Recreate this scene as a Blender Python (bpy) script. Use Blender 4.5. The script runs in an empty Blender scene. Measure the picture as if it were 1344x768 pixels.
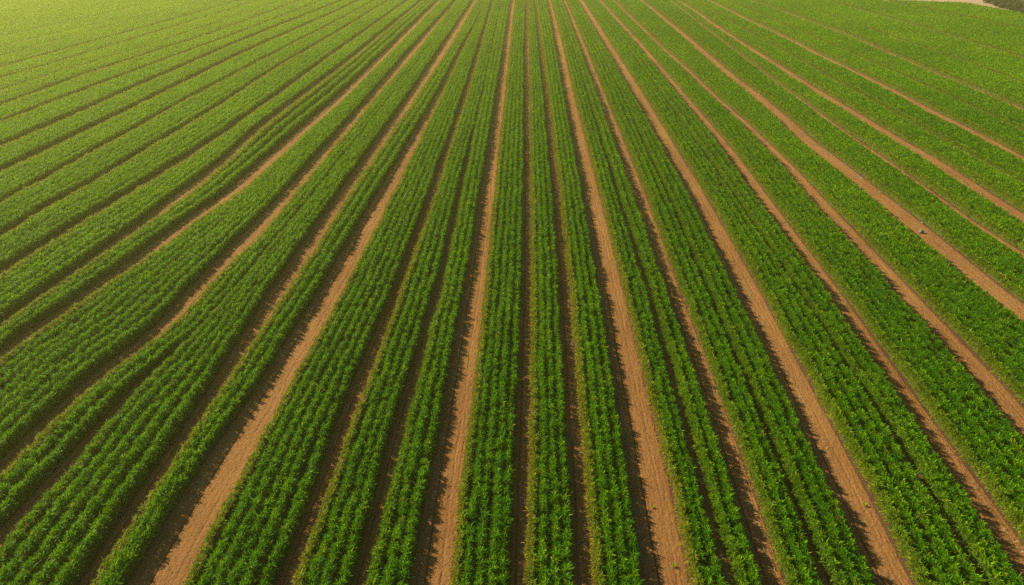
import bpy, math
import numpy as np
from mathutils import Matrix, Vector

rng = np.random.default_rng(7)
H = 27.0                      # height of the drone above the field
F = 896.0 / 1344.0            # focal length / picture width
PITCH = math.atan(494.0 / 896.0)
YAW = math.atan(18.0 / math.hypot(896.0, 494.0))

sc = bpy.context.scene
C = sc.collection

# ------------------------------------------------------------------ camera
cam = bpy.data.cameras.new('camera')
cam.sensor_width = 36.0
cam.lens = 36.0 * F
cam.clip_start = 0.5
cam.clip_end = 9000.0
co = bpy.data.objects.new('camera', cam)
C.objects.link(co)
co.location = (0, 0, H)
co.rotation_euler = (math.pi / 2 - PITCH, 0, YAW)
sc.camera = co
cR = np.array(co.rotation_euler.to_matrix())


def ground(px, py):
    """survey point of the field: where the sight line through a point of the photograph meets the ground"""
    d = cR @ np.array([(px - 672.0), (384.0 - py), -896.0])
    t = -H / d[2]
    return d[0] * t, d[1] * t


# ------------------------------------------------------------------ materials
def mat(name):
    m = bpy.data.materials.new(name)
    m.use_nodes = True
    nt = m.node_tree
    nt.nodes.clear()
    out = nt.nodes.new('ShaderNodeOutputMaterial')
    return m, nt, out


def N(nt, typ, **kw):
    n = nt.nodes.new(typ)
    for k, v in kw.items():
        if k in n.inputs:
            n.inputs[k].default_value = v
        else:
            setattr(n, k, v)
    return n


def ramp(nt, fac, stops):
    r = nt.nodes.new('ShaderNodeValToRGB')
    el = r.color_ramp.elements
    while len(el) < len(stops):
        el.new(0.5)
    for e, (p, c) in zip(el, stops):
        e.position = p
        e.color = (*c, 1)
    nt.links.new(fac, r.inputs[0])
    return r.outputs[0]


def mix(nt, fac, a, b, mode='MIX'):
    m = nt.nodes.new('ShaderNodeMix')
    m.data_type = 'RGBA'
    m.blend_type = mode
    if hasattr(fac, 'name'):
        nt.links.new(fac, m.inputs[0])
    else:
        m.inputs[0].default_value = fac
    for i, v in ((6, a), (7, b)):
        if hasattr(v, 'name'):
            nt.links.new(v, m.inputs[i])
        else:
            m.inputs[i].default_value = (*v, 1)
    return m.outputs[2]


def noise(nt, vec, scale, detail=4.0, rough=0.55):
    n = N(nt, 'ShaderNodeTexNoise', Scale=scale, Detail=detail, Roughness=rough)
    nt.links.new(vec, n.inputs['Vector'])
    return n.outputs['Fac']


def leaf_material(name, stops, dry_and_glow, transl=0.35, rough=0.45, spec=0.35):
    m, nt, out = mat(name)
    L = nt.links
    tint = N(nt, 'ShaderNodeAttribute', attribute_name='tint').outputs['Fac']
    dr = N(nt, 'ShaderNodeAttribute', attribute_name='dry_and_glow').outputs['Fac']  # carries dried leaves and the painted glow of the edge rows
    pos = N(nt, 'ShaderNodeNewGeometry').outputs['Position']
    big = noise(nt, pos, 0.035, 3.0)
    mid = noise(nt, pos, 0.35, 3.0)
    add = N(nt, 'ShaderNodeMath', operation='MULTIPLY_ADD')
    L.new(big, add.inputs[0]); add.inputs[1].default_value = 0.85
    L.new(tint, add.inputs[2])
    add2 = N(nt, 'ShaderNodeMath', operation='MULTIPLY_ADD')
    L.new(mid, add2.inputs[0]); add2.inputs[1].default_value = 0.35
    L.new(add.outputs[0], add2.inputs[2])
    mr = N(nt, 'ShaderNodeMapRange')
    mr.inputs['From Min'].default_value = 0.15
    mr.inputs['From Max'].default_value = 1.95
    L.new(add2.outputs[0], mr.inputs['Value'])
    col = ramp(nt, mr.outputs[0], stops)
    col = mix(nt, dr, col, dry_and_glow)
    pr = N(nt, 'ShaderNodeBsdfPrincipled', Roughness=rough)
    pr.inputs['Specular IOR Level'].default_value = spec
    L.new(col, pr.inputs['Base Color'])
    tr = N(nt, 'ShaderNodeBsdfTranslucent')
    tcol = mix(nt, 0.55, col, (0.28, 0.50, 0.006), 'MIX')
    tcol = mix(nt, dr, tcol, (0.42, 0.30, 0.06))
    L.new(tcol, tr.inputs['Color'])
    ms = N(nt, 'ShaderNodeMixShader')
    ms.inputs[0].default_value = transl
    L.new(pr.outputs[0], ms.inputs[1]); L.new(tr.outputs[0], ms.inputs[2])
    L.new(ms.outputs[0], out.inputs['Surface'])
    return m


M_leaf = leaf_material('crop_leaf', [(0.0, (0.012, 0.065, 0.003)), (0.5, (0.054, 0.200, 0.003)), (1.0, (0.32, 0.50, 0.005))],
                       (0.50, 0.26, 0.04), transl=0.32, rough=0.5, spec=0.06)
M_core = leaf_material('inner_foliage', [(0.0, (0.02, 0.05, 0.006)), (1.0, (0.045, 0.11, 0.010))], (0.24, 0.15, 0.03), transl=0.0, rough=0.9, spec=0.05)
M_weed = leaf_material('dry_weed', [(0.0, (0.16, 0.12, 0.08)), (1.0, (0.55, 0.44, 0.30))], (0.10, 0.17, 0.03), transl=0.2, rough=0.8, spec=0.1)
M_bush = leaf_material('bush_leaf', [(0.0, (0.045, 0.045, 0.028)), (0.6, (0.10, 0.095, 0.055)), (1.0, (0.19, 0.17, 0.10))], (0.26, 0.2, 0.14), transl=0.1, rough=0.7, spec=0.15)


def soil_material(name, dark, midc, light, streak, bumpd=0.03, attr=True):
    m, nt, out = mat(name)
    L = nt.links
    pos = N(nt, 'ShaderNodeNewGeometry').outputs['Position']
    mp = N(nt, 'ShaderNodeMapping')
    mp.inputs['Scale'].default_value = (1, 0.05, 1)
    if attr:
        at = N(nt, 'ShaderNodeAttribute', attribute_name='track').outputs['Vector']
        L.new(at, mp.inputs['Vector'])
    else:
        L.new(pos, mp.inputs['Vector'])
    st = noise(nt, mp.outputs[0], 9.0, 4.0, 0.6)
    big = noise(nt, pos, 0.09, 4.0)
    clod = noise(nt, pos, 9.0, 6.0, 0.75)
    fine = noise(nt, pos, 30.0, 4.0, 0.8)
    c = ramp(nt, big, [(0.3, midc), (0.7, light)])
    c = mix(nt, ramp_fac(nt, st, 0.45, 0.75, streak), c, dark)
    c = mix(nt, ramp_fac(nt, clod, 0.50, 0.68, 0.6), c, dark)
    c = mix(nt, ramp_fac(nt, fine, 0.54, 0.68, 0.5), c, tuple(min(1, v * 1.45) for v in light))
    pr = N(nt, 'ShaderNodeBsdfPrincipled', Roughness=0.95)
    pr.inputs['Specular IOR Level'].default_value = 0.1
    L.new(c, pr.inputs['Base Color'])
    s = N(nt, 'ShaderNodeMath', operation='MULTIPLY_ADD')
    L.new(st, s.inputs[0]); s.inputs[1].default_value = 0.35; L.new(clod, s.inputs[2])
    b = N(nt, 'ShaderNodeBump', Strength=0.9, Distance=bumpd * 4)
    L.new(s.outputs[0], b.inputs['Height'])
    L.new(b.outputs[0], pr.inputs['Normal'])
    L.new(pr.outputs[0], out.inputs['Surface'])
    return m


def ramp_fac(nt, v, a, b, top):
    r = N(nt, 'ShaderNodeMapRange')
    r.inputs['From Min'].default_value = a
    r.inputs['From Max'].default_value = b
    r.inputs['To Max'].default_value = top
    nt.links.new(v, r.inputs['Value'])
    return r.outputs[0]


M_ground = soil_material('field_soil', (0.06, 0.03, 0.017), (0.10, 0.05, 0.025), (0.15, 0.075, 0.036), 0.4, attr=False)
M_path = soil_material('track_soil', (0.10, 0.043, 0.014), (0.25, 0.112, 0.031), (0.36, 0.178, 0.054), 0.5)
M_pale = soil_material('pale_soil', (0.30, 0.18, 0.10), (0.42, 0.28, 0.17), (0.52, 0.37, 0.24), 0.3)


def plain(name, col, rough=0.7, var=0.3, scale=3.0, metal=0.0):
    m, nt, out = mat(name)
    tc = N(nt, 'ShaderNodeTexCoord').outputs['Object']
    n = noise(nt, tc, scale, 5.0, 0.6)
    c = ramp(nt, n, [(0.3, tuple(v * (1 - var) for v in col)), (0.7, tuple(min(1, v * (1 + var)) for v in col))])
    pr = N(nt, 'ShaderNodeBsdfPrincipled', Roughness=rough, Metallic=metal)
    nt.links.new(c, pr.inputs['Base Color'])
    b = N(nt, 'ShaderNodeBump', Strength=0.5, Distance=0.03)
    nt.links.new(n, b.inputs['Height']); nt.links.new(b.outputs[0], pr.inputs['Normal'])
    nt.links.new(pr.outputs[0], out.inputs['Surface'])
    return m


M_stone = plain('grey_stone', (0.16, 0.16, 0.15), 0.8, 0.5, 4)
M_palestone = plain('pale_stone', (0.28, 0.19, 0.12), 0.8, 0.2, 6)
M_bark = plain('bark', (0.13, 0.09, 0.06), 0.9, 0.4, 5)
M_wall = plain('whitewashed_wall', (0.62, 0.60, 0.56), 0.85, 0.12, 1.5)
M_roof = plain('grey_roof', (0.20, 0.20, 0.21), 0.7, 0.2, 2.0)
M_dark = plain('dark_opening', (0.03, 0.03, 0.035), 0.3, 0.2, 2.0)


# ------------------------------------------------------------------ mesh helpers
def tag(o, label=None, cat=None, group=None, kind=None):
    if label: o['label'] = label
    if cat: o['category'] = cat
    if group: o['group'] = group
    if kind: o['kind'] = kind
    return o


def mesh_obj(name, verts, loops, sizes, mats, parent=None, attrs=None, mindex=None, smooth=False):
    me = bpy.data.meshes.new(name)
    verts = np.asarray(verts, dtype=np.float32)
    loops = np.asarray(loops, dtype=np.int32).ravel()
    sizes = np.asarray(sizes, dtype=np.int32)
    me.vertices.add(len(verts))
    me.vertices.foreach_set('co', verts.ravel())
    me.loops.add(len(loops))
    me.loops.foreach_set('vertex_index', loops)
    me.polygons.add(len(sizes))
    me.polygons.foreach_set('loop_start', np.concatenate([[0], np.cumsum(sizes)[:-1]]).astype(np.int32))
    if mindex is not None:
        me.polygons.foreach_set('material_index', np.asarray(mindex, dtype=np.int32))
    me.polygons.foreach_set('use_smooth', np.full(len(sizes), smooth))
    for m in mats:
        me.materials.append(m)
    for k, (typ, v) in (attrs or {}).items():
        a = me.attributes.new(k, typ, 'POINT')
        a.data.foreach_set('vector' if typ == 'FLOAT_VECTOR' else 'value', np.asarray(v, dtype=np.float32).ravel())
    me.update(calc_edges=True)
    o = bpy.data.objects.new(name, me)
    C.objects.link(o)
    if parent is not None:
        o.parent = parent
    return o


def empty(name, loc=(0, 0, 0)):
    o = bpy.data.objects.new(name, None)
    o.empty_display_size = 0.5
    C.objects.link(o)
    o.location = loc
    return o


def grid_faces(nu, nv):
    i = np.arange((nu - 1) * (nv - 1))
    a = (i // (nu - 1)) * nu + i % (nu - 1)
    return np.stack([a, a + 1, a + nu + 1, a + nu], 1)


def kites(P, az, el, ln, wd, bend, two):
    """leaf blades: P base points, azimuth, elevation, length, width; two = two-segment folded blades, else single kites"""
    n = len(P)
    ca, sa = np.cos(az), np.sin(az)
    d1 = np.stack([ca * np.cos(el), sa * np.cos(el), np.sin(el)], 1)
    e2 = el - bend
    d2 = np.stack([ca * np.cos(e2), sa * np.cos(e2), np.sin(e2)], 1)
    roll = rng.uniform(-0.7, 0.7, n)
    side0 = np.stack([-sa, ca, np.zeros(n)], 1)
    up = np.cross(side0, d1)
    side = side0 * np.cos(roll)[:, None] + up * np.sin(roll)[:, None]
    ln = ln[:, None]; wd = wd[:, None]
    mid = P + d1 * ln * 0.5
    tip = mid + d2 * ln * 0.5
    if two:
        V = np.stack([P - side * wd * 0.15, P + side * wd * 0.15, mid + side * wd * 0.5, mid - side * wd * 0.5,
                      tip + side * wd * 0.08, tip - side * wd * 0.08], 1).reshape(-1, 3)
        b = np.arange(n)[:, None] * 6
        Fc = np.concatenate([b + np.array([[0, 1, 2, 3]]), b + np.array([[3, 2, 4, 5]])], 1).reshape(-1, 4)
        return V, Fc, 6
    V = np.stack([P, mid + side * wd * 0.5, tip, mid - side * wd * 0.5], 1).reshape(-1, 3)
    b = np.arange(n)[:, None] * 4
    return V, b + np.array([[0, 1, 2, 3]]), 4


def noise1(x, seed, per):
    """smooth random function of x with period-like feature size per"""
    r = np.random.default_rng(seed)
    t = r.uniform(-1, 1, 4096)
    u = x / per + 1000.37
    i = np.floor(u).astype(int)
    f = u - i
    f = f * f * (3 - 2 * f)
    return t[i % 4096] * (1 - f) + t[(i + 1) % 4096] * f


# ------------------------------------------------------------------ survey of the bare strips between the crop beds
# (y, left edge, right edge) along each strip
def thin(pts, w):
    return [(y, x - w * 0.5 * (y + 110) / 400, x + w * 0.5 * (y + 110) / 400) for x, y in pts]


def vthin(pts, dy):
    if pts[-1][0] < 460 and pts[0][0] < 400:
        dy *= 0.95 if dy > 5 else 1.9
    else:
        dy *= 2.3 if dy < 3.5 else 1.38
    """strips running off to the side: measured by their height in the picture"""
    out = []
    for i, (x, y) in enumerate(pts):
        j, k = max(0, i - 1), min(len(pts) - 1, i + 1)
        s = abs((pts[k][0] - pts[j][0]) / max(1e-3, abs(pts[k][1] - pts[j][1])))
        w = dy * (y + 110) / 260 * s
        out.append((y, x - w / 2, x + w / 2))
    return out


STRIPS = [
    ('U11', vthin([(0, 8), (60, -2)], 0.4)),
    ('U9', vthin([(0, 30), (100, 10)], 0.6)),
    ('U8', vthin([(0, 52), (100, 29), (207, 5)], 1.0)),
    ('U7', vthin([(0, 66), (105, 40), (240, 7)], 0.6)),
    ('U6', vthin([(0, 78), (105, 48), (262, 4)], 0.7)),
    ('U5', vthin([(0, 92), (133, 55), (327, 0)], 2.0)),
    ('U4', vthin([(0, 107), (83, 83), (173, 55), (340, 3)], 1.6)),
    ('U3', vthin([(0, 123), (83, 97), (200, 62), (366, 4)], 1.2)),
    ('U2', vthin([(0, 143), (100, 105), (200, 72), (283, 45), (393, 3)], 2.2)),
    ('U1', vthin([(0, 165), (80, 134), (107, 123), (200, 88), (300, 51), (417, 5)], 2.4)),
    ('T1', vthin([(0, 196), (110, 148), (180, 116), (233, 93), (300, 63), (360, 38), (448, 3)], 7.0)),
    ('T2', vthin([(0, 229), (67, 197), (153, 155), (213, 125), (307, 77), (448, 14)], 3.6)),
    ('T3', vthin([(0, 271), (60, 238), (120, 203), (187, 167), (233, 140), (277, 117), (327, 90), (448, 27)], 2.6)),
    ('T4', vthin([(73, 270), (103, 254), (160, 220), (207, 190), (253, 163), (300, 133), (353, 97), (448, 41)], 2.8)),
    ('T5', vthin([(0, 362), (83, 309), (170, 256), (233, 216), (287, 182), (330, 150), (367, 124), (448, 64)], 3.2)),
    ('A', [(430, -10, 4), (416, 12, 26), (370, 76, 90), (330, 133, 149), (300, 173, 190), (256, 231, 250), (213, 288, 300),
           (173, 330, 339), (147, 364, 372), (87, 445, 451), (10, 541, 544)]),
    ('B', [(469, -10, 8), (436, 36, 57), (400, 90, 110), (384, 110, 130), (346, 166, 190), (303, 223, 245), (256, 291, 315),
           (128, 443, 457), (64, 509, 520), (10, 564, 571)]),
    ('C', [(618, -12, 6), (560, 50, 68), (512, 102, 118), (483, 134, 158), (456, 172, 196), (443, 190, 212), (420, 214, 240),
           (384, 244, 268), (316, 311, 338), (256, 369, 387), (128, 483, 495), (64, 538, 551), (10, 588, 592)]),
    ('CF', [(725, -24, 4), (640, 54, 77), (512, 172, 187), (470, 222, 232), (452, 250, 250), (384, 310, 310), (256, 415, 415), (128, 515, 515),
            (64, 564, 564), (10, 602, 602)]),
    ('D', [(748, 120, 135), (640, 189, 204), (512, 276, 289), (384, 353, 376), (256, 443, 457), (128, 534, 546), (64, 577, 589), (10, 613, 620)]),
    ('W', [(768, 170, 243), (748, 182, 252), (640, 248, 310), (512, 337, 380), (384, 418, 452), (256, 494, 517), (128, 571, 580),
           (64, 604, 609), (30, 624, 626), (10, 634, 634)]),
    ('V', [(748, 372, 393), (640, 414, 433), (512, 461, 481), (384, 516, 527), (256, 563, 572), (128, 606, 613), (64, 626, 631), (10, 642, 645)]),
    ('Q', [(748, 469, 486), (640, 497, 511), (512, 532, 545), (384, 571, 580), (256, 600, 606), (180, 619, 621), (128, 632, 632), (64, 645, 645), (10, 656, 656)]),
    ('P', [(748, 543, 590), (640, 563, 602), (512, 586, 619), (384, 609, 634), (256, 630, 648), (128, 650, 662), (64, 660, 669), (10, 668, 675)]),
    ('Z', [(748, 671, 688), (640, 676, 691), (512, 680, 694), (384, 685, 695), (256, 687, 695), (128, 687, 695), (64, 687, 694), (10, 689, 693)]),
    ('Y', [(748, 753, 773), (640, 750, 765), (512, 741, 756), (384, 735, 746), (256, 725, 733), (128, 713, 719), (64, 706, 711), (10, 701, 703)]),
    ('X', [(748, 843, 897), (640, 828, 876), (512, 808, 845), (384, 787, 816), (256, 765, 785), (128, 740, 753), (64, 729, 739), (10, 719, 725)]),
    ('r0', [(748, 942, 955), (640, 914, 922), (512, 881, 888), (384, 846, 851), (256, 807, 810), (128, 770, 770), (64, 750, 750), (10, 732, 732)]),
    ('R1', [(748, 996, 1020), (640, 961, 984), (512, 921, 940), (384, 877, 891), (256, 832, 846), (128, 785, 794), (64, 761, 769), (10, 741, 746)]),
    ('r1', [(748, 1066, 1076), (640, 1029, 1033), (512, 977, 980), (384, 925, 925), (256, 872, 872), (128, 815, 815), (64, 783, 783), (10, 757, 757)]),
    ('R2', [(748, 1140, 1184), (640, 1090, 1132), (512, 1030, 1064), (384, 967, 996), (256, 905, 924), (128, 832, 846), (64, 795, 805), (10, 763, 771)]),
    ('r2', [(765, 1278, 1288), (672, 1226, 1233), (582, 1170, 1176), (512, 1125, 1128), (384, 1042, 1042), (256, 958, 958), (128, 866, 866), (64, 820, 820), (10, 782, 782)]),
    ('R3', [(768, 1342, 1378), (748, 1331, 1364), (640, 1258, 1285), (512, 1173, 1192), (384, 1086, 1101), (256, 992, 1005), (197, 950, 961), (125, 891, 899), (64, 840, 847), (10, 792, 797)]),
    ('R4', [(620, 1380, 1412), (512, 1290, 1320), (384, 1177, 1197), (256, 1059, 1075), (223, 1032, 1045), (160, 969, 979), (127, 932, 940), (88, 893, 900), (64, 866, 872), (10, 812, 816)]),
    ('R5', [(470, 1400, 1440), (384, 1290, 1320), (300, 1190, 1217), (256, 1137, 1161), (220, 1092, 1114), (190, 1053, 1073), (157, 1020, 1037), (123, 981, 995),
            (97, 948, 960), (72, 920, 931), (45, 891, 899), (10, 850, 855), (0, 838, 842)]),
    ('t6', vthin([(1344, 340), (1280, 300), (1216, 252), (1163, 215), (1096, 168), (1056, 138), (1006, 101), (940, 50), (880, 2)], 3.4)),
    ('R7', vthin([(1344, 290), (1286, 253), (1229, 215), (1179, 187), (1136, 160), (1096, 136), (1059, 113), (1019, 87), (976, 60), (936, 33), (896, 5)], 7.5)),
    ('t8', vthin([(1344, 248), (1263, 204), (1189, 163), (1136, 133), (1063, 91), (996, 53), (912, 4)], 1.6)),
    ('R9', vthin([(1344, 212), (1279, 177), (1229, 152), (1179, 125), (1129, 100), (1083, 78), (1029, 50), (976, 25), (929, 1)], 6.5)),
    ('t10', vthin([(1344, 177), (1229, 124), (1129, 79), (1029, 36), (948, 1)], 1.3)),
    ('R11', vthin([(1344, 147), (1279, 119), (1229, 99), (1173, 74), (1129, 55), (1083, 37), (1029, 17), (983, 1)], 5.0)),
    ('t12', vthin([(1344, 114), (1229, 72), (1129, 37), (1028, 2)], 1.2)),
    ('R13', vthin([(1344, 80), (1296, 65), (1229, 44), (1183, 31), (1129, 15), (1076, 1)], 4.0)),
    ('t14', vthin([(1344, 42), (1279, 28), (1213, 13), (1150, 1)], 1.8)),
]

Y0, Y1 = 12.0, 460.0
GY = np.concatenate([np.arange(Y0, 60, 0.5), np.arange(60, 140, 1.0), np.arange(140, Y1, 4.0)])


def smooth_curve(Y, V):
    v = np.interp(GY, Y, V)
    out = np.empty_like(v)
    for i, y in enumerate(GY):
        w = np.exp(-((GY - y) / (0.035 * y + 0.3)) ** 2) * np.gradient(GY)
        out[i] = (w * v).sum() / w.sum()
    return out


edges = {}
SH = 0.70 / H        # plant tops hide the strip behind them: correct the measured edge back to the foot of the row
for name, pts in STRIPS:
    l = sorted((ground(L, y)[1], ground(L, y)[0]) for y, L, R in pts)
    r = sorted((ground(R, y)[1], ground(R, y)[0]) for y, L, R in pts)
    l = np.array(l); r = np.array(r)
    if r[:, 1].mean() - l[:, 1].mean() > 0.3 and name not in ('t6', 't8', 't10', 't12', 't14'):
        l[:, 1] = np.where(l[:, 1] > 0, l[:, 1] - np.minimum(l[:, 1] * SH * 0.65, np.interp(l[:, 1].mean(), [0, 40, 70], [0.65, 0.5, 0.3])), l[:, 1])
    if name in ('A', 'B', 'C', 'D', 'T5'):
        r[:, 1] = r[:, 1] + 0.30
    edges[name] = [smooth_curve(l[:, 0], l[:, 1]), smooth_curve(r[:, 0], r[:, 1])]
ids = [s[0] for s in STRIPS]
for a, b in zip(ids[:-1], ids[1:]):                   # keep a planted width between neighbouring strips
    mid = (edges[a][1] + edges[b][0]) / 2
    bad = edges[b][0] - edges[a][1] < 0.6
    edges[a][1] = np.where(bad, np.minimum(edges[a][1], mid - 0.3), edges[a][1])
    edges[b][0] = np.where(bad, np.maximum(edges[b][0], mid + 0.3), edges[b][0])
for a in ids:
    m_ = (edges[a][0] + edges[a][1]) / 2
    w_ = np.maximum(edges[a][1] - edges[a][0], 0.0)
    edges[a] = [m_ - w_ / 2, m_ + w_ / 2]

# margin of the field: the far edge from the left, round the corner by the scrub, then back towards the camera beside the last row
FE = [ground(x, y) for x, y in [(700, -26), (850, -16), (1000, -7), (1100, -0.8), (1169, 2.8), (1209, 5.0), (1255, 6.3), (1274, 8.2), (1285, 10.2), (1315, 15.8), (1344, 22)]]
XE = FE[-1][0]
FE += [(XE + 0.5, 205.0), (XE + 1.5, 165.0), (XE + 2.0, 110.0)]
FE = np.array(FE)
i_c = 7
fl, fr_ = FE[:i_c + 1], FE[i_c:][::-1]


def inside(x, y):
    return (y < np.interp(x, fl[:, 0], fl[:, 1])) & (y < Y1 - 6) & (x < np.interp(y, fr_[:, 1], fr_[:, 0]))


def half_view(y):
    return 0.86 * y + 16.0


# ------------------------------------------------------------------ crop rows
def crop_row(xc, half, margin, parent, seed, height=0.95, fringe_glow=0.0, tone=0.0):
    """one planted row as one mesh: leafy plants along the curve xc(Y); half = half row spacing"""
    r = np.random.default_rng(seed)
    # leaves per metre falls with distance while the blades grow a little
    yy = np.arange(Y0, Y1, 0.5)
    s = np.clip(yy / 42.0, 1.0, 7.0)
    x_ = np.interp(yy, GY, xc)
    vis = (np.abs(x_) < half_view(yy)) & inside(x_, yy)
    if not vis.any():
        return None, 0
    hw = np.interp(yy, GY, half)
    dens = 430.0 / s ** 1.6 * np.clip(hw / 0.36, 0.6, 2.0) * vis
    dens = np.where(yy > 300, dens * 0.5, dens)
    cum = np.cumsum(dens) * 0.5
    n = int(cum[-1])
    if n < 10:
        return None, 0
    y = np.interp(r.uniform(0, cum[-1], n), np.concatenate([[0], cum]), np.concatenate([[yy[0]], yy + 0.25]))
    # gather blades on plants 0.34 m apart
    sp = 0.34
    pid = np.round(y / sp + r.normal(0, 0.12, n)).astype(int)
    pr_ = np.random.default_rng(seed + 5)
    T = pr_.uniform(-1, 1, (4096, 6))
    t = T[pid % 4096]
    py = (pid + 0.28 * t[:, 0]) * sp
    keepx = np.interp(py, GY, xc)
    h2 = np.interp(py, GY, half)
    px = keepx + t[:, 1] * 0.06 + 0.06 * noise1(py, seed + 1, 1.7) + 0.05 * noise1(py, seed + 2, 5.0)
    vigour = 1.0 + 0.16 * t[:, 2] + 0.10 * noise1(py, seed + 3, 3.0) + 0.06 * noise1(py, seed + 4, 14.0)
    patch = noise1(py, 991, 19.0) * noise1(px * 0.6 + py * 0.2, 992, 6.0)
    vigour *= 1.0 - 0.5 * np.clip(patch - 0.25, 0, 0.6) * np.clip(1.6 - py / 90, 0, 1)
    vigour = np.where(t[:, 4] > 0.975, vigour * 0.45, vigour)
    hgt = height * vigour * (1 - 0.12 * margin)
    ls = np.clip(py / 42.0, 1.0, 7.0)
    near = ls < 1.5
    # blades stand on a rounded ridge of foliage and point outwards and up
    th = np.pi * r.beta(1.25, 1.25, n)
    q = 1.0 - 0.45 * r.uniform(0, 1, n) ** 1.5
    aw = np.clip(h2 * np.interp(py, [40, 120], [0.70, 0.84]), 0.18, 0.46) * (0.85 + 0.15 * vigour)
    ct, st = np.cos(th), np.sin(th)
    zf = st * q
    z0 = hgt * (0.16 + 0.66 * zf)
    along = r.normal(0, 0.55, n)
    up = 0.55 + 1.0 * st
    az = np.arctan2(along, ct * 0.9)
    el = np.arctan2(up, np.hypot(along, ct * 0.9)) + r.normal(0, 0.30, n)
    ln = 0.225 * r.uniform(0.6, 1.3, n) * np.clip(ls, 1, 7) ** 0.40
    ln = np.where(r.uniform(0, 1, n) < 0.10, ln * 1.5, ln)
    wd = 0.047 * r.uniform(0.7, 1.3, n) * np.clip(ls, 1, 7) ** 0.75
    P = np.stack([px + ct * aw * q * 0.85, py + r.uniform(-0.5, 0.5, n) * sp * np.where(near, 0.8, 1.0), z0], 1)
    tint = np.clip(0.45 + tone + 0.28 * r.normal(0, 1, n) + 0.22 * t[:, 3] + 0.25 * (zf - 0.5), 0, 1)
    dry_and_glow = np.clip((r.uniform(0, 1, n) < 0.02 + 0.12 * np.clip(patch - 0.2, 0, 1) + 0.25 * (t[:, 5] > 0.985)) * r.uniform(0.3, 0.8, n), 0, 1)
    if fringe_glow > 0:                                     # sunward edge row: warm sunlit glow and yellowing leaves painted into the leaf colour
        low = ct < (-0.35 if fringe_glow > 0.6 else -0.6)
        dry_and_glow = np.where(low, np.maximum(dry_and_glow, fringe_glow * r.uniform(0.2, 1.0, n)), dry_and_glow)
        dry_and_glow = np.where(~low, np.maximum(dry_and_glow, 0.6 * fringe_glow * r.uniform(0.0, 1.0, n)), dry_and_glow)
    Vs, Fs, tn, dn = [], [], [], []
    base = 0
    for sel, two in ((near, True), (~near, False)):
        if not sel.any():
            continue
        bend = r.uniform(0.2, 1.1, sel.sum())
        V, Fc, k = kites(P[sel], az[sel], el[sel], ln[sel], wd[sel], bend, two)
        Vs.append(V); Fs.append(Fc + base); base += len(V)
        tn.append(np.repeat(tint[sel], k)); dn.append(np.repeat(dry_and_glow[sel], k))
    nl = sum(len(f) for f in Fs)
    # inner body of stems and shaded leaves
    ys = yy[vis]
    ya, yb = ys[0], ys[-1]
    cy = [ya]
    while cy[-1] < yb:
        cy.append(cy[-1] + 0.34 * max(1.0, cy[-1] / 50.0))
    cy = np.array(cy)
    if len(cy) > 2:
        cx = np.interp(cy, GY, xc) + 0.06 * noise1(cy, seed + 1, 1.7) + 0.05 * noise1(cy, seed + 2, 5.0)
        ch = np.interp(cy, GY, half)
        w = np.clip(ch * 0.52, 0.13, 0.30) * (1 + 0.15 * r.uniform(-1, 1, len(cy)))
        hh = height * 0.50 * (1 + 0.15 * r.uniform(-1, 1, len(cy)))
        if fringe_glow > 0:
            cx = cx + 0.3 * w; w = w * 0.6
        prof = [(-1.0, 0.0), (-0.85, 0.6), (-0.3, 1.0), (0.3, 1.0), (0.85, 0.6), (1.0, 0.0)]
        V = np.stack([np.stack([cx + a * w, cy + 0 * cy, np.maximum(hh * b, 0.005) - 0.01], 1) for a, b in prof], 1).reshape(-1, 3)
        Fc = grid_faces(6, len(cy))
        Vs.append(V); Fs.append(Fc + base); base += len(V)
        tn.append(np.repeat(r.uniform(0.2, 0.7, len(cy)), 6)); dn.append(np.full(len(V), fringe_glow * 0.3))  # core of the edge row gets some of the painted glow
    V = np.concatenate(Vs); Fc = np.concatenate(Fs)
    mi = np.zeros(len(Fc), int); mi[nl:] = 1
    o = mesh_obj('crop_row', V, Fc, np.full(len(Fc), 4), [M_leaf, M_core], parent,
                 {'tint': ('FLOAT', np.concatenate(tn)), 'dry_and_glow': ('FLOAT', np.concatenate(dn))}, mi)
    return o, len(Fc)


# ------------------------------------------------------------------ names for beds and strips
ORD = ['first', 'second', 'third', 'fourth', 'fifth', 'sixth', 'seventh', 'eighth', 'ninth', 'tenth', 'eleventh', 'twelfth', 'thirteenth',
       'fourteenth', 'fifteenth', 'sixteenth', 'seventeenth', 'eighteenth', 'nineteenth', 'twentieth', 'twenty-first', 'twenty-second',
       'twenty-third', 'twenty-fourth', 'twenty-fifth', 'twenty-sixth', 'twenty-seventh', 'twenty-eighth', 'twenty-ninth', 'thirtieth',
       'thirty-first', 'thirty-second', 'thirty-third']
NUM = {1: 'one', 2: 'two', 3: 'three', 4: 'four', 5: 'five', 6: 'six', 7: 'seven', 8: 'eight', 9: 'nine', 10: 'ten', 11: 'eleven', 12: 'twelve',
       13: 'thirteen', 14: 'fourteen', 15: 'fifteen', 16: 'sixteen'}
zi = ids.index('Z')
total_faces = 0
seed = 100
allbeds = list(zip(ids[:-1], ids[1:]))
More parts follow.
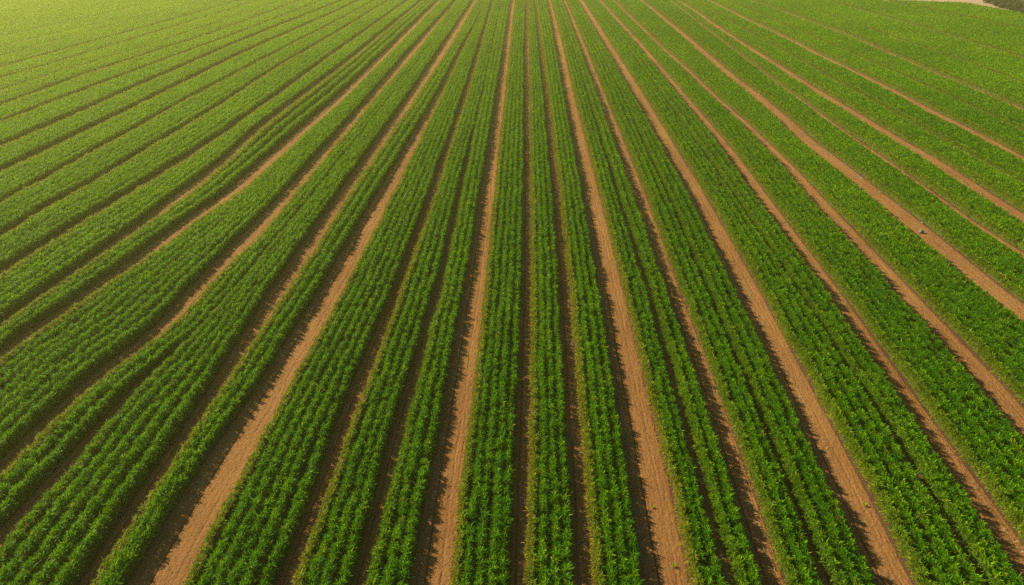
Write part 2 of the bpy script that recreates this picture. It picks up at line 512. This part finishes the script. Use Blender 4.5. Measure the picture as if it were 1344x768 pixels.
# outermost beds run on past the last surveyed strips
first = edges[ids[0]][0]
last = edges[ids[-1]][1]
beds = [(first - 9.0 * m - 9.0, first - 9.0 * m - 0.5 * (m > 0), None, ids[0]) for m in (4, 3, 2, 1, 0)] + [(edges[a][1], edges[b][0], a, b) for a, b in allbeds] + [(last, last + 30.0, ids[-1], None)]
for bi, (xa, xb, a, b) in enumerate(beds):
    k = bi - 5 - zi                                   # 0: first bed right of the central strip, -1: first left of it
    mid = (xa + xb) / 2
    ok = (np.abs(mid) < half_view(GY) - 5) & (GY > 20) & (GY < 260)
    if (ok & (GY < 110)).sum() > 15:
        ok &= GY < 110
    wmed = np.median((xb - xa)[ok]) if ok.any() else np.median(xb - xa)
    n = int(max(1, round(wmed / (0.74 if -12 < k < 12 else 0.84))))
    n = {('D', 'W'): 3, ('Z', 'Y'): 4, ('P', 'Z'): 5, ('Q', 'P'): 3, ('V', 'Q'): 4, ('W', 'V'): 6, ('A', 'B'): 3, ('B', 'C'): 8, ('C', 'CF'): 3, ('CF', 'D'): 5, ('Y', 'X'): 4}.get((a, b), n)
    root = empty('crop_bed', (float(np.interp(60, GY, mid)), 60.0, 0))
    side = 'right' if k >= 0 else 'left'
    tone = 'dark' if abs(k) < 6 else ('bright' if k > 0 else 'yellowish')
    lab = '%s crop bed %s of the straight central furrow, %s rows of %s green plants' % (
        ORD[k if k >= 0 else -k - 1], side, NUM.get(n, 'many'), tone)
    tag(root, lab, 'crop bed', 'crop beds running across the field')
    made = 0
    bed_haze_tint = float(np.interp(abs(k), [0, 5, 11, 20], [-0.12, -0.06, 0.14, 0.34])) + 0.05 * math.sin(k * 2.3)  # haze and backlight put into the leaf tint: outer beds lighter, centre darker
    for j in range(n):
        f = (j + 0.5) / n
        inset = 0.09 if b is not None and a is not None else 0.0
        xc = xa + inset + (xb - xa - 2 * inset) * f
        half = (xb - xa) / (2 * n)
        fr = 0.0
        if j == 0 and a is not None:
            wst = edges[a][1] - edges[a][0]
            fr = (0.75 if k < 3 else 0.45) if np.median(wst) > 0.45 else 0.2
        ro, nf = crop_row(xc, half, 1 if j in (0, n - 1) else 0, root, seed, fringe_glow=fr, tone=bed_haze_tint)
        seed += 17
        if ro is not None:
            ro.matrix_parent_inverse = Matrix.Translation(root.location).inverted()
            made += 1
            total_faces += nf
    if not made:
        bpy.data.objects.remove(root)
print('crop faces', total_faces)

# ------------------------------------------------------------------ ground and tracks
S = 4000.0
gx = np.concatenate([[-S, -1200, -500], np.linspace(-300, 340, 33), [600, 1300, S]])
gyy = np.concatenate([[-800, -200, 0], np.linspace(20, 460, 23), [700, 1500, S]])
GX, GYY = np.meshgrid(gx, gyy)
V = np.stack([GX.ravel(), GYY.ravel(), np.zeros(GX.size)], 1)
o = mesh_obj('ground', V, grid_faces(len(gx), len(gyy)), np.full((len(gx) - 1) * (len(gyy) - 1), 4), [M_ground], smooth=True)
tag(o, 'reddish brown soil under the crop and beyond the field edge', 'ground', kind='structure')

STUB = {'W': (0.20, 1.0), 'P': (0.20, 0.8), 'X': (0.14, 1.0), 'B': (0.25, 0.5), 'C': (0.25, 0.8), 'V': (0.9, 0.4), 'Y': (0.85, 0.8), 'Z': (0.85, 0.8),
        'Q': (0.85, 0.5), 'r0': (0.5, 1.2), 'r1': (0.5, 0.3), 'r2': (0.5, 0.6), 'R1': (0.7, 0.6), 'R3': (0.8, 0.3), 'R5': (0.85, 0.4), 't6': (0.5, 0.5)}
wl = []
for a in ids:
    L, R = edges[a]
    vis = (np.abs((L + R) / 2) < half_view(GY) + 4) & inside((L + R) / 2, GY) & (R - L > 0.12)
    if vis.sum() < 3:
        continue
    i0, i1 = np.where(vis)[0][[0, -1]]
    ya, yb = GY[i0], GY[i1]
    ys = [ya]
    while ys[-1] < yb:
        ys.append(ys[-1] + 0.12 * max(1, (ys[-1] / 40.0) ** 1.5))
    ys = np.array(ys)
    l = np.interp(ys, GY, L) - 0.12
    r_ = np.interp(ys, GY, R) + 0.12
    wide = np.median((r_ - l))
    nu = 41 if wide > 1.0 else 17
    u = np.linspace(0, 1, nu)
    X = l[:, None] + (r_ - l)[:, None] * u[None]
    Yg = np.repeat(ys[:, None], nu, 1)
    sd = sum(ord(c) for c in a) * 31
    wob = 0.03 * noise1(ys, sd, 6.0)[:, None] + 0.012 * noise1(ys, sd + 1, 1.2)[:, None]
    Z = 0.035 * np.sqrt(np.clip(4 * u * (1 - u), 0, 1))[None] + np.zeros_like(X)
    rr = np.random.default_rng(sd)
    fade = np.clip(1 - (ys - 60) / 120, 0.0, 1)[:, None]
    if wide > 0.8:
        for ur, dp, gw in ((0.36, 0.11, 0.03), (0.74, 0.02, 0.05)):
            q = (u[None] - ur - wob) * (r_ - l)[:, None]
            Z = Z - dp * np.exp(-(q / gw) ** 2) + 0.15 * dp * np.exp(-((q - 1.8 * gw) / gw) ** 2)
    Z = Z + rr.normal(0, 0.011, X.shape) * fade
    Z = Z * (np.minimum(u, 1 - u) > 0.01)[None] - 0.01 * (np.minimum(u, 1 - u) < 0.01)[None] + 0.005
    V = np.stack([X.ravel(), Yg.ravel(), Z.ravel()], 1)
    tr = np.stack([(X - l[:, None]).ravel(), Yg.ravel(), np.full(X.size, sd * 3.1)], 1)
    Fc = grid_faces(nu, len(ys))
    k = ids.index(a) - zi
    o = mesh_obj('dirt_path', V, Fc, np.full(len(Fc), 4), [M_path], attrs={'track': ('FLOAT_VECTOR', tr)}, smooth=True)
    if k == 0:
        lab = 'straight narrow furrow of brown soil running up the centre of the field'
    else:
        kind = 'wide rutted dirt track' if wide > 1.15 else 'narrow bare soil strip'
        lab = '%s, %s bare strip %s of the straight central furrow' % (kind, ORD[abs(k) - 1], 'right' if k > 0 else 'left')
    tag(o, lab, 'path', 'bare soil strips between the crop beds', 'structure')
    # dried weeds and litter lying along the strip
    pos, amt = STUB.get(a, (0.5, 0.3))
    Ymax = min(yb, 150)
    if Ymax > ya + 2:
        n = int(amt * 90 * (Ymax - ya) * 0.55)
        y = ya + (Ymax - ya) * rr.uniform(0, 1, n) ** 1.35
        ll = np.interp(y, GY, L); rw = np.interp(y, GY, R) - ll
        line = rr.uniform(0, 1, n) < 0.6
        uu = np.where(line, pos + rr.normal(0, 0.05, n) + 0.02 * noise1(y, sd + 9, 4.0), rr.uniform(0, 1, n))
        gap = noise1(y, sd + 11, 1.5) > -0.5
        n_ok = gap | ~line
        wl.append(np.stack([ll + rw * uu, y, np.where(line, 1.0, 0.0)], 1)[n_ok])
W = np.concatenate(wl)
n = len(W)
az = rng.uniform(0, 2 * np.pi, n)
el = np.radians(np.where(W[:, 2] > 0.5, rng.uniform(5, 70, n), rng.uniform(-5, 15, n)))
sc_ = np.clip(W[:, 1] / 45, 1, 2.5)
P = np.stack([W[:, 0], W[:, 1], np.full(n, 0.02)], 1)
V, Fc, k = kites(P, az, el, rng.uniform(0.08, 0.26, n) * sc_ ** 0.5, rng.uniform(0.015, 0.04, n) * sc_, rng.uniform(0, 1, n), False)
o = mesh_obj('dry_weeds', V, Fc, np.full(len(Fc), 4), [M_weed], attrs={'tint': ('FLOAT', np.repeat(rng.uniform(0, 1, n), k)),
             'dry_and_glow': ('FLOAT', np.repeat((rng.uniform(0, 1, n) < 0.15) * 1.0, k))})
tag(o, 'dried weeds and dead leaf litter scattered in lines along the bare strips', 'weeds', kind='stuff')


# ------------------------------------------------------------------ lone seedlings on the track
def seedling(px, py, size, label, seed):
    x, y = ground(px, py)
    r = np.random.default_rng(seed)
    n = 16
    root = empty('seedling', (x, y, 0.03))
    az = np.arange(n) * 2.4 + r.uniform(-0.3, 0.3, n)
    P = np.stack([np.cos(az) * 0.01, np.sin(az) * 0.01, np.linspace(0.02, size * 0.6, n)], 1)
    V, Fc, k = kites(P, az, np.radians(r.uniform(15, 65, n)), np.full(n, size) * r.uniform(0.7, 1.1, n), np.full(n, size * 0.28), r.uniform(0.3, 0.9, n), True)
    mesh_obj('leaves', V, Fc, np.full(len(Fc), 4), [M_leaf], root, {'tint': ('FLOAT', np.full(len(V), 0.9)), 'dry_and_glow': ('FLOAT', np.full(len(V), 0.05))})
    a = np.linspace(0, 2 * np.pi, 7)[:-1]
    V = np.concatenate([np.stack([np.cos(a) * w, np.sin(a) * w, np.full(6, z)], 1) for w, z in ((0.012, -0.03), (0.009, size * 0.35), (0.005, size * 0.65))])
    Fc = [[r0 * 6 + i, r0 * 6 + (i + 1) % 6, (r0 + 1) * 6 + (i + 1) % 6, (r0 + 1) * 6 + i] for r0 in range(2) for i in range(6)]
    mesh_obj('stem', V, Fc, np.full(12, 4), [M_leaf], root, {'tint': ('FLOAT', np.full(18, 0.7)), 'dry_and_glow': ('FLOAT', np.full(18, 0.0))})
    tag(root, label, 'seedling', 'stray seedlings on the bare tracks')


seedling(856, 667, 0.13, 'small stray green seedling on the rutted track, the farther of two there', 1)
seedling(884, 744, 0.16, 'small stray green seedling at the track edge near the bottom of the picture', 2)
seedling(1134, 664, 0.15, 'yellowish stray seedling at the verge of the broad track with a dark groove', 3)


# ------------------------------------------------------------------ stones on the broad track
def stone_mesh(name, size, m, parent, seed, loc=(0, 0, 0), cut=0.0):
    r = np.random.default_rng(seed)
    nu, nv = 16, 9
    th = np.linspace(0, 2 * np.pi, nu + 1)[:-1]
    ph = np.linspace(-0.5 * np.pi, 0.5 * np.pi, nv)
    V = []
    k = r.normal(0, 1, (5, 3)); pp = r.uniform(0, 6, 5)
    for p in ph:
        for t in th:
            d = np.array([math.cos(p) * math.cos(t), math.cos(p) * math.sin(t), math.sin(p)])
            rad = 1 + 0.09 * sum(math.sin(2.2 * (k[i] @ d) + pp[i]) for i in range(5))
            v = d * rad * np.array(size)
            V.append((v[0] + loc[0], v[1] + loc[1], max(v[2], -size[2] * 0.6) + loc[2]))
    Fc = [[j * nu + i, j * nu + (i + 1) % nu, (j + 1) * nu + (i + 1) % nu, (j + 1) * nu + i] for j in range(nv - 1) for i in range(nu)]
    return mesh_obj(name, V, Fc, np.full(len(Fc), 4), [m], parent, smooth=True)


x, y = ground(1208.5, 306)
root = empty('boulder', (x, y, 0.03))
stone_mesh('grey_base', (0.25, 0.20, 0.17), M_stone, root, 4, (0, 0, 0.12))
stone_mesh('pale_cap', (0.09, 0.08, 0.07), M_palestone, root, 8, (-0.04, 0.05, 0.29))
tag(root, 'dark grey boulder with a pale cap lying on the broad bare track', 'boulder')
x, y = ground(1210, 293.5)
o = stone_mesh('stone', (0.13, 0.10, 0.10), M_palestone, None, 15, (0, 0, 0.0))
o.location = (x, y, 0.62)
o.location.z = 0.06
tag(o, 'small sand-coloured stone at the crop edge behind the grey boulder', 'stone')

# ------------------------------------------------------------------ beyond the far corner: pale margin path, bare ground, scrub, a shed
cum_ = np.concatenate([[0], np.cumsum(np.hypot(*np.diff(FE, axis=0).T))])
tq = np.arange(0, cum_[-1], 4.0)
q = np.interp(tq, cum_, FE[:, 0]); yE = np.interp(tq, cum_, FE[:, 1])
ker = np.array([1, 2, 3, 2, 1]) / 9.0
q[2:-2] = np.convolve(q, ker, 'valid'); yE[2:-2] = np.convolve(yE, ker, 'valid')


def band(name, d0, d1, z, m, label, cat):
    V = []
    for i in range(len(q)):
        j, k2 = max(0, i - 1), min(len(q) - 1, i + 1)
        t = np.array([q[k2] - q[j], yE[k2] - yE[j]]); t /= np.linalg.norm(t)
        nrm = np.array([-t[1], t[0]])
        for s in np.linspace(0, 1, 5):
            d = d0 + (d1 - d0) * s
            V.append((q[i] + nrm[0] * d, yE[i] + nrm[1] * d, z))
    Fc = grid_faces(5, len(q))
    V = np.array(V)
    o = mesh_obj(name, V, Fc, np.full(len(Fc), 4), [m], attrs={'track': ('FLOAT_VECTOR', V)}, smooth=True)
    tag(o, label, cat, kind='structure')


band('bare_ground', 2.0, 130.0, 0.004, M_ground2 if 'M_ground2' in globals() else M_pale, 'bare tan ground beyond the far corner of the field', 'ground')
band('field_margin_path', 0.3, 3.4, 0.012, M_pale, 'pale dusty path curving along the far edge of the field', 'path')


def bush(x, y, wdt, hgt, label, cat, seed, name='bush'):
    r = np.random.default_rng(seed)
    root = empty(name, (x, y, 0))
    # several tapered stems with limbs
    V, Fc = [], []
    nst = 4
    tips = []
    for s in range(nst):
        a = s * 1.7 + r.uniform(0, 1)
        top = np.array([math.cos(a) * wdt * 0.28, math.sin(a) * wdt * 0.28, hgt * r.uniform(0.6, 0.8)])
        pts = [np.array([math.cos(a) * 0.08, math.sin(a) * 0.08, -0.1]), top * 0.5 + np.array([0, 0, 0.1]), top]
        b = len(V)
        for p_, w in zip(pts, (0.10, 0.06, 0.02)):
            for i in range(6):
                V.append(p_ + np.array([math.cos(i * math.pi / 3) * w * hgt * 0.4, math.sin(i * math.pi / 3) * w * hgt * 0.4, 0]))
        for q0 in range(2):
            for i in range(6):
                Fc.append([b + q0 * 6 + i, b + q0 * 6 + (i + 1) % 6, b + (q0 + 1) * 6 + (i + 1) % 6, b + (q0 + 1) * 6 + i])
        tips.append(top)
    mesh_obj('trunk', V, Fc, np.full(len(Fc), 4), [M_bark], root)
    ncl = 16
    Ps, tn = [], []
    for c in range(ncl):
        a = r.uniform(0, 2 * np.pi); rr_ = math.sqrt(r.uniform(0, 1)) * wdt * 0.42
        zc = hgt * r.uniform(0.25, 0.85) * (1 - 0.35 * (rr_ / (wdt * 0.42)) ** 2)
        cr = wdt * r.uniform(0.12, 0.22)
        m = 150
        d = r.normal(0, 1, (m, 3)); d /= np.linalg.norm(d, axis=1)[:, None]
        Ps.append(np.array([math.cos(a) * rr_, math.sin(a) * rr_, zc]) + d * cr * r.uniform(0.6, 1.05, (m, 1)) * np.array([1, 1, 0.75]))
        tn.append(np.full(m, r.uniform(0.1, 0.9)))
    P = np.concatenate(Ps); P[:, 2] = np.maximum(P[:, 2], 0.05)
    m = len(P)
    V, Fc, k = kites(P, r.uniform(0, 6.28, m), r.uniform(-0.6, 1.2, m), np.full(m, 0.34), np.full(m, 0.2), r.uniform(0, 0.8, m), False)
    mesh_obj('crown', V, Fc, np.full(len(Fc), 4), [M_bush], root,
             {'tint': ('FLOAT', np.repeat(np.clip(np.concatenate(tn) + r.normal(0, 0.12, m), 0, 1), k)),
              'dry_and_glow': ('FLOAT', np.repeat((r.uniform(0, 1, m) < 0.1) * 0.6, k))})
    tag(root, label, cat, 'scrub bushes beyond the far corner of the field')


BUSH = [
    (1299, 4, 4.5, 2.2, 'small olive bush at the tan ground end of the scrub'),
    (1308, 1, 5.0, 2.6, 'grey-green bush at the back of the scrub by the bare tan ground'),
    (1308, 8, 4.5, 2.0, 'low olive bush beside the curving pale margin path, first of the line'),
    (1319, 5, 6.0, 3.0, 'broad grey-green bush in the middle of the scrub'),
    (1318, 11, 4.2, 1.8, 'low olive bush beside the curving pale margin path, second of the line'),
    (1329, 9, 6.0, 2.6, 'wide olive bush between the margin path and the grey shed'),
    (1330, 14.5, 4.0, 1.8, 'low olive bush beside the curving pale margin path, third of the line'),
    (1342, 12, 6.0, 2.8, 'wide olive bush in the extreme corner below the grey shed'),
    (1341, 18, 3.8, 1.6, 'low olive bush beside the pale margin path at the picture edge'),
    (1327, 1.5, 6.5, 3.4, 'tall grey-green bush next to the wall of the shed'),
    (1318, -3, 7.0, 4.0, 'tall grey-green bush behind the scrub at the top edge'),
    (1356, 17, 6.0, 3.0, 'olive bush just past the corner of the field'),
    (1368, 8, 7.0, 3.6, 'grey-green bush standing beside the shed, outermost of the scrub'),
]
for i, (px, py, w_, h_, lb) in enumerate(BUSH):
    x, y = ground(px, py)
    bush(x, y, w_, h_, lb, 'bush', 500 + i)


def box(name, a, b, m, parent):
    V = [(x_, y_, z_) for x_ in (a[0], b[0]) for y_ in (a[1], b[1]) for z_ in (a[2], b[2])]
    Fc = [[0, 1, 3, 2], [4, 6, 7, 5], [0, 4, 5, 1], [2, 3, 7, 6], [0, 2, 6, 4], [1, 5, 7, 3]]
    return mesh_obj(name, V, Fc, np.full(6, 4), [m], parent)


x, y = ground(1350, 3)
shed = empty('shed', (x, y, 0))
shed.rotation_euler.z = -0.75
tag(shed, 'small grey shed with a pale corner post half hidden behind the scrub', 'shed')
box('wall', (-3, -2.4, 0), (3, 2.4, 2.7), M_roof, shed)
o = box('roof', (-3.3, -2.7, 2.702), (3.3, 2.7, 2.86), M_roof, shed)
box('corner_post', (-3.35, -2.75, 0), (-3.02, -2.42, 2.7), M_wall, shed)
box('corner_post', (3.02, -2.75, 0), (3.35, -2.42, 2.7), M_wall, shed)
dr = box('door', (-0.5, -2.47, 0), (0.5, -2.402, 2.0), M_dark, shed)
wn = box('window', (1.2, -2.47, 1.0), (2.1, -2.402, 1.8), M_dark, shed)

# ------------------------------------------------------------------ haze
V = [(x_, y_, z_) for x_ in (-4600, 4600) for y_ in (-1500, 4600) for z_ in (-1.0, 34.0)]
Fc = [[0, 1, 3, 2], [4, 6, 7, 5], [0, 4, 5, 1], [2, 3, 7, 6], [0, 2, 6, 4], [1, 5, 7, 3]]
m, nt, out = mat('haze')
pv = N(nt, 'ShaderNodeVolumePrincipled')
pv.inputs['Color'].default_value = (1.0, 0.99, 0.28, 1)
pv.inputs['Density'].default_value = 0.00065 
pv.inputs['Anisotropy'].default_value = 0.45
nt.links.new(pv.outputs[0], out.inputs['Volume'])
o = mesh_obj('haze', V, Fc, np.full(6, 4), [m])
tag(o, 'thin warm morning haze over the whole field', 'haze', kind='stuff')

# ------------------------------------------------------------------ light
SUN_EL = math.radians(29)
az = math.radians(-62)                    # measured from the direction of the rows, towards the left
sd_ = Vector((math.sin(az) * math.cos(SUN_EL), math.cos(az) * math.cos(SUN_EL), math.sin(SUN_EL)))
sl = bpy.data.lights.new('sun', 'SUN')
sl.energy = 5.0
sl.angle = math.radians(0.6)
sl.color = (1.0, 0.89, 0.70)
so = bpy.data.objects.new('sun', sl)
C.objects.link(so)
so.location = (-60, 40, 80)
so.rotation_euler = sd_.to_track_quat('Z', 'Y').to_euler()

w = bpy.data.worlds.new('World')
sc.world = w
w.use_nodes = True
nt = w.node_tree
bg = nt.nodes['Background']
sky = nt.nodes.new('ShaderNodeTexSky')
sky.sky_type = 'NISHITA'
sky.sun_disc = False
sky.sun_elevation = SUN_EL
sky.sun_rotation = az
nt.links.new(sky.outputs[0], bg.inputs['Color'])
bg.inputs['Strength'].default_value = 0.05

sc.view_settings.view_transform = 'Standard'
sc.view_settings.look = 'None'
sc.view_settings.exposure = 0.92
sc.view_settings.gamma = 1.0
sc.cycles.max_bounces = 5
sc.cycles.diffuse_bounces = 2
sc.cycles.transmission_bounces = 3
sc.cycles.volume_bounces = 0
sc.cycles.use_denoising = False
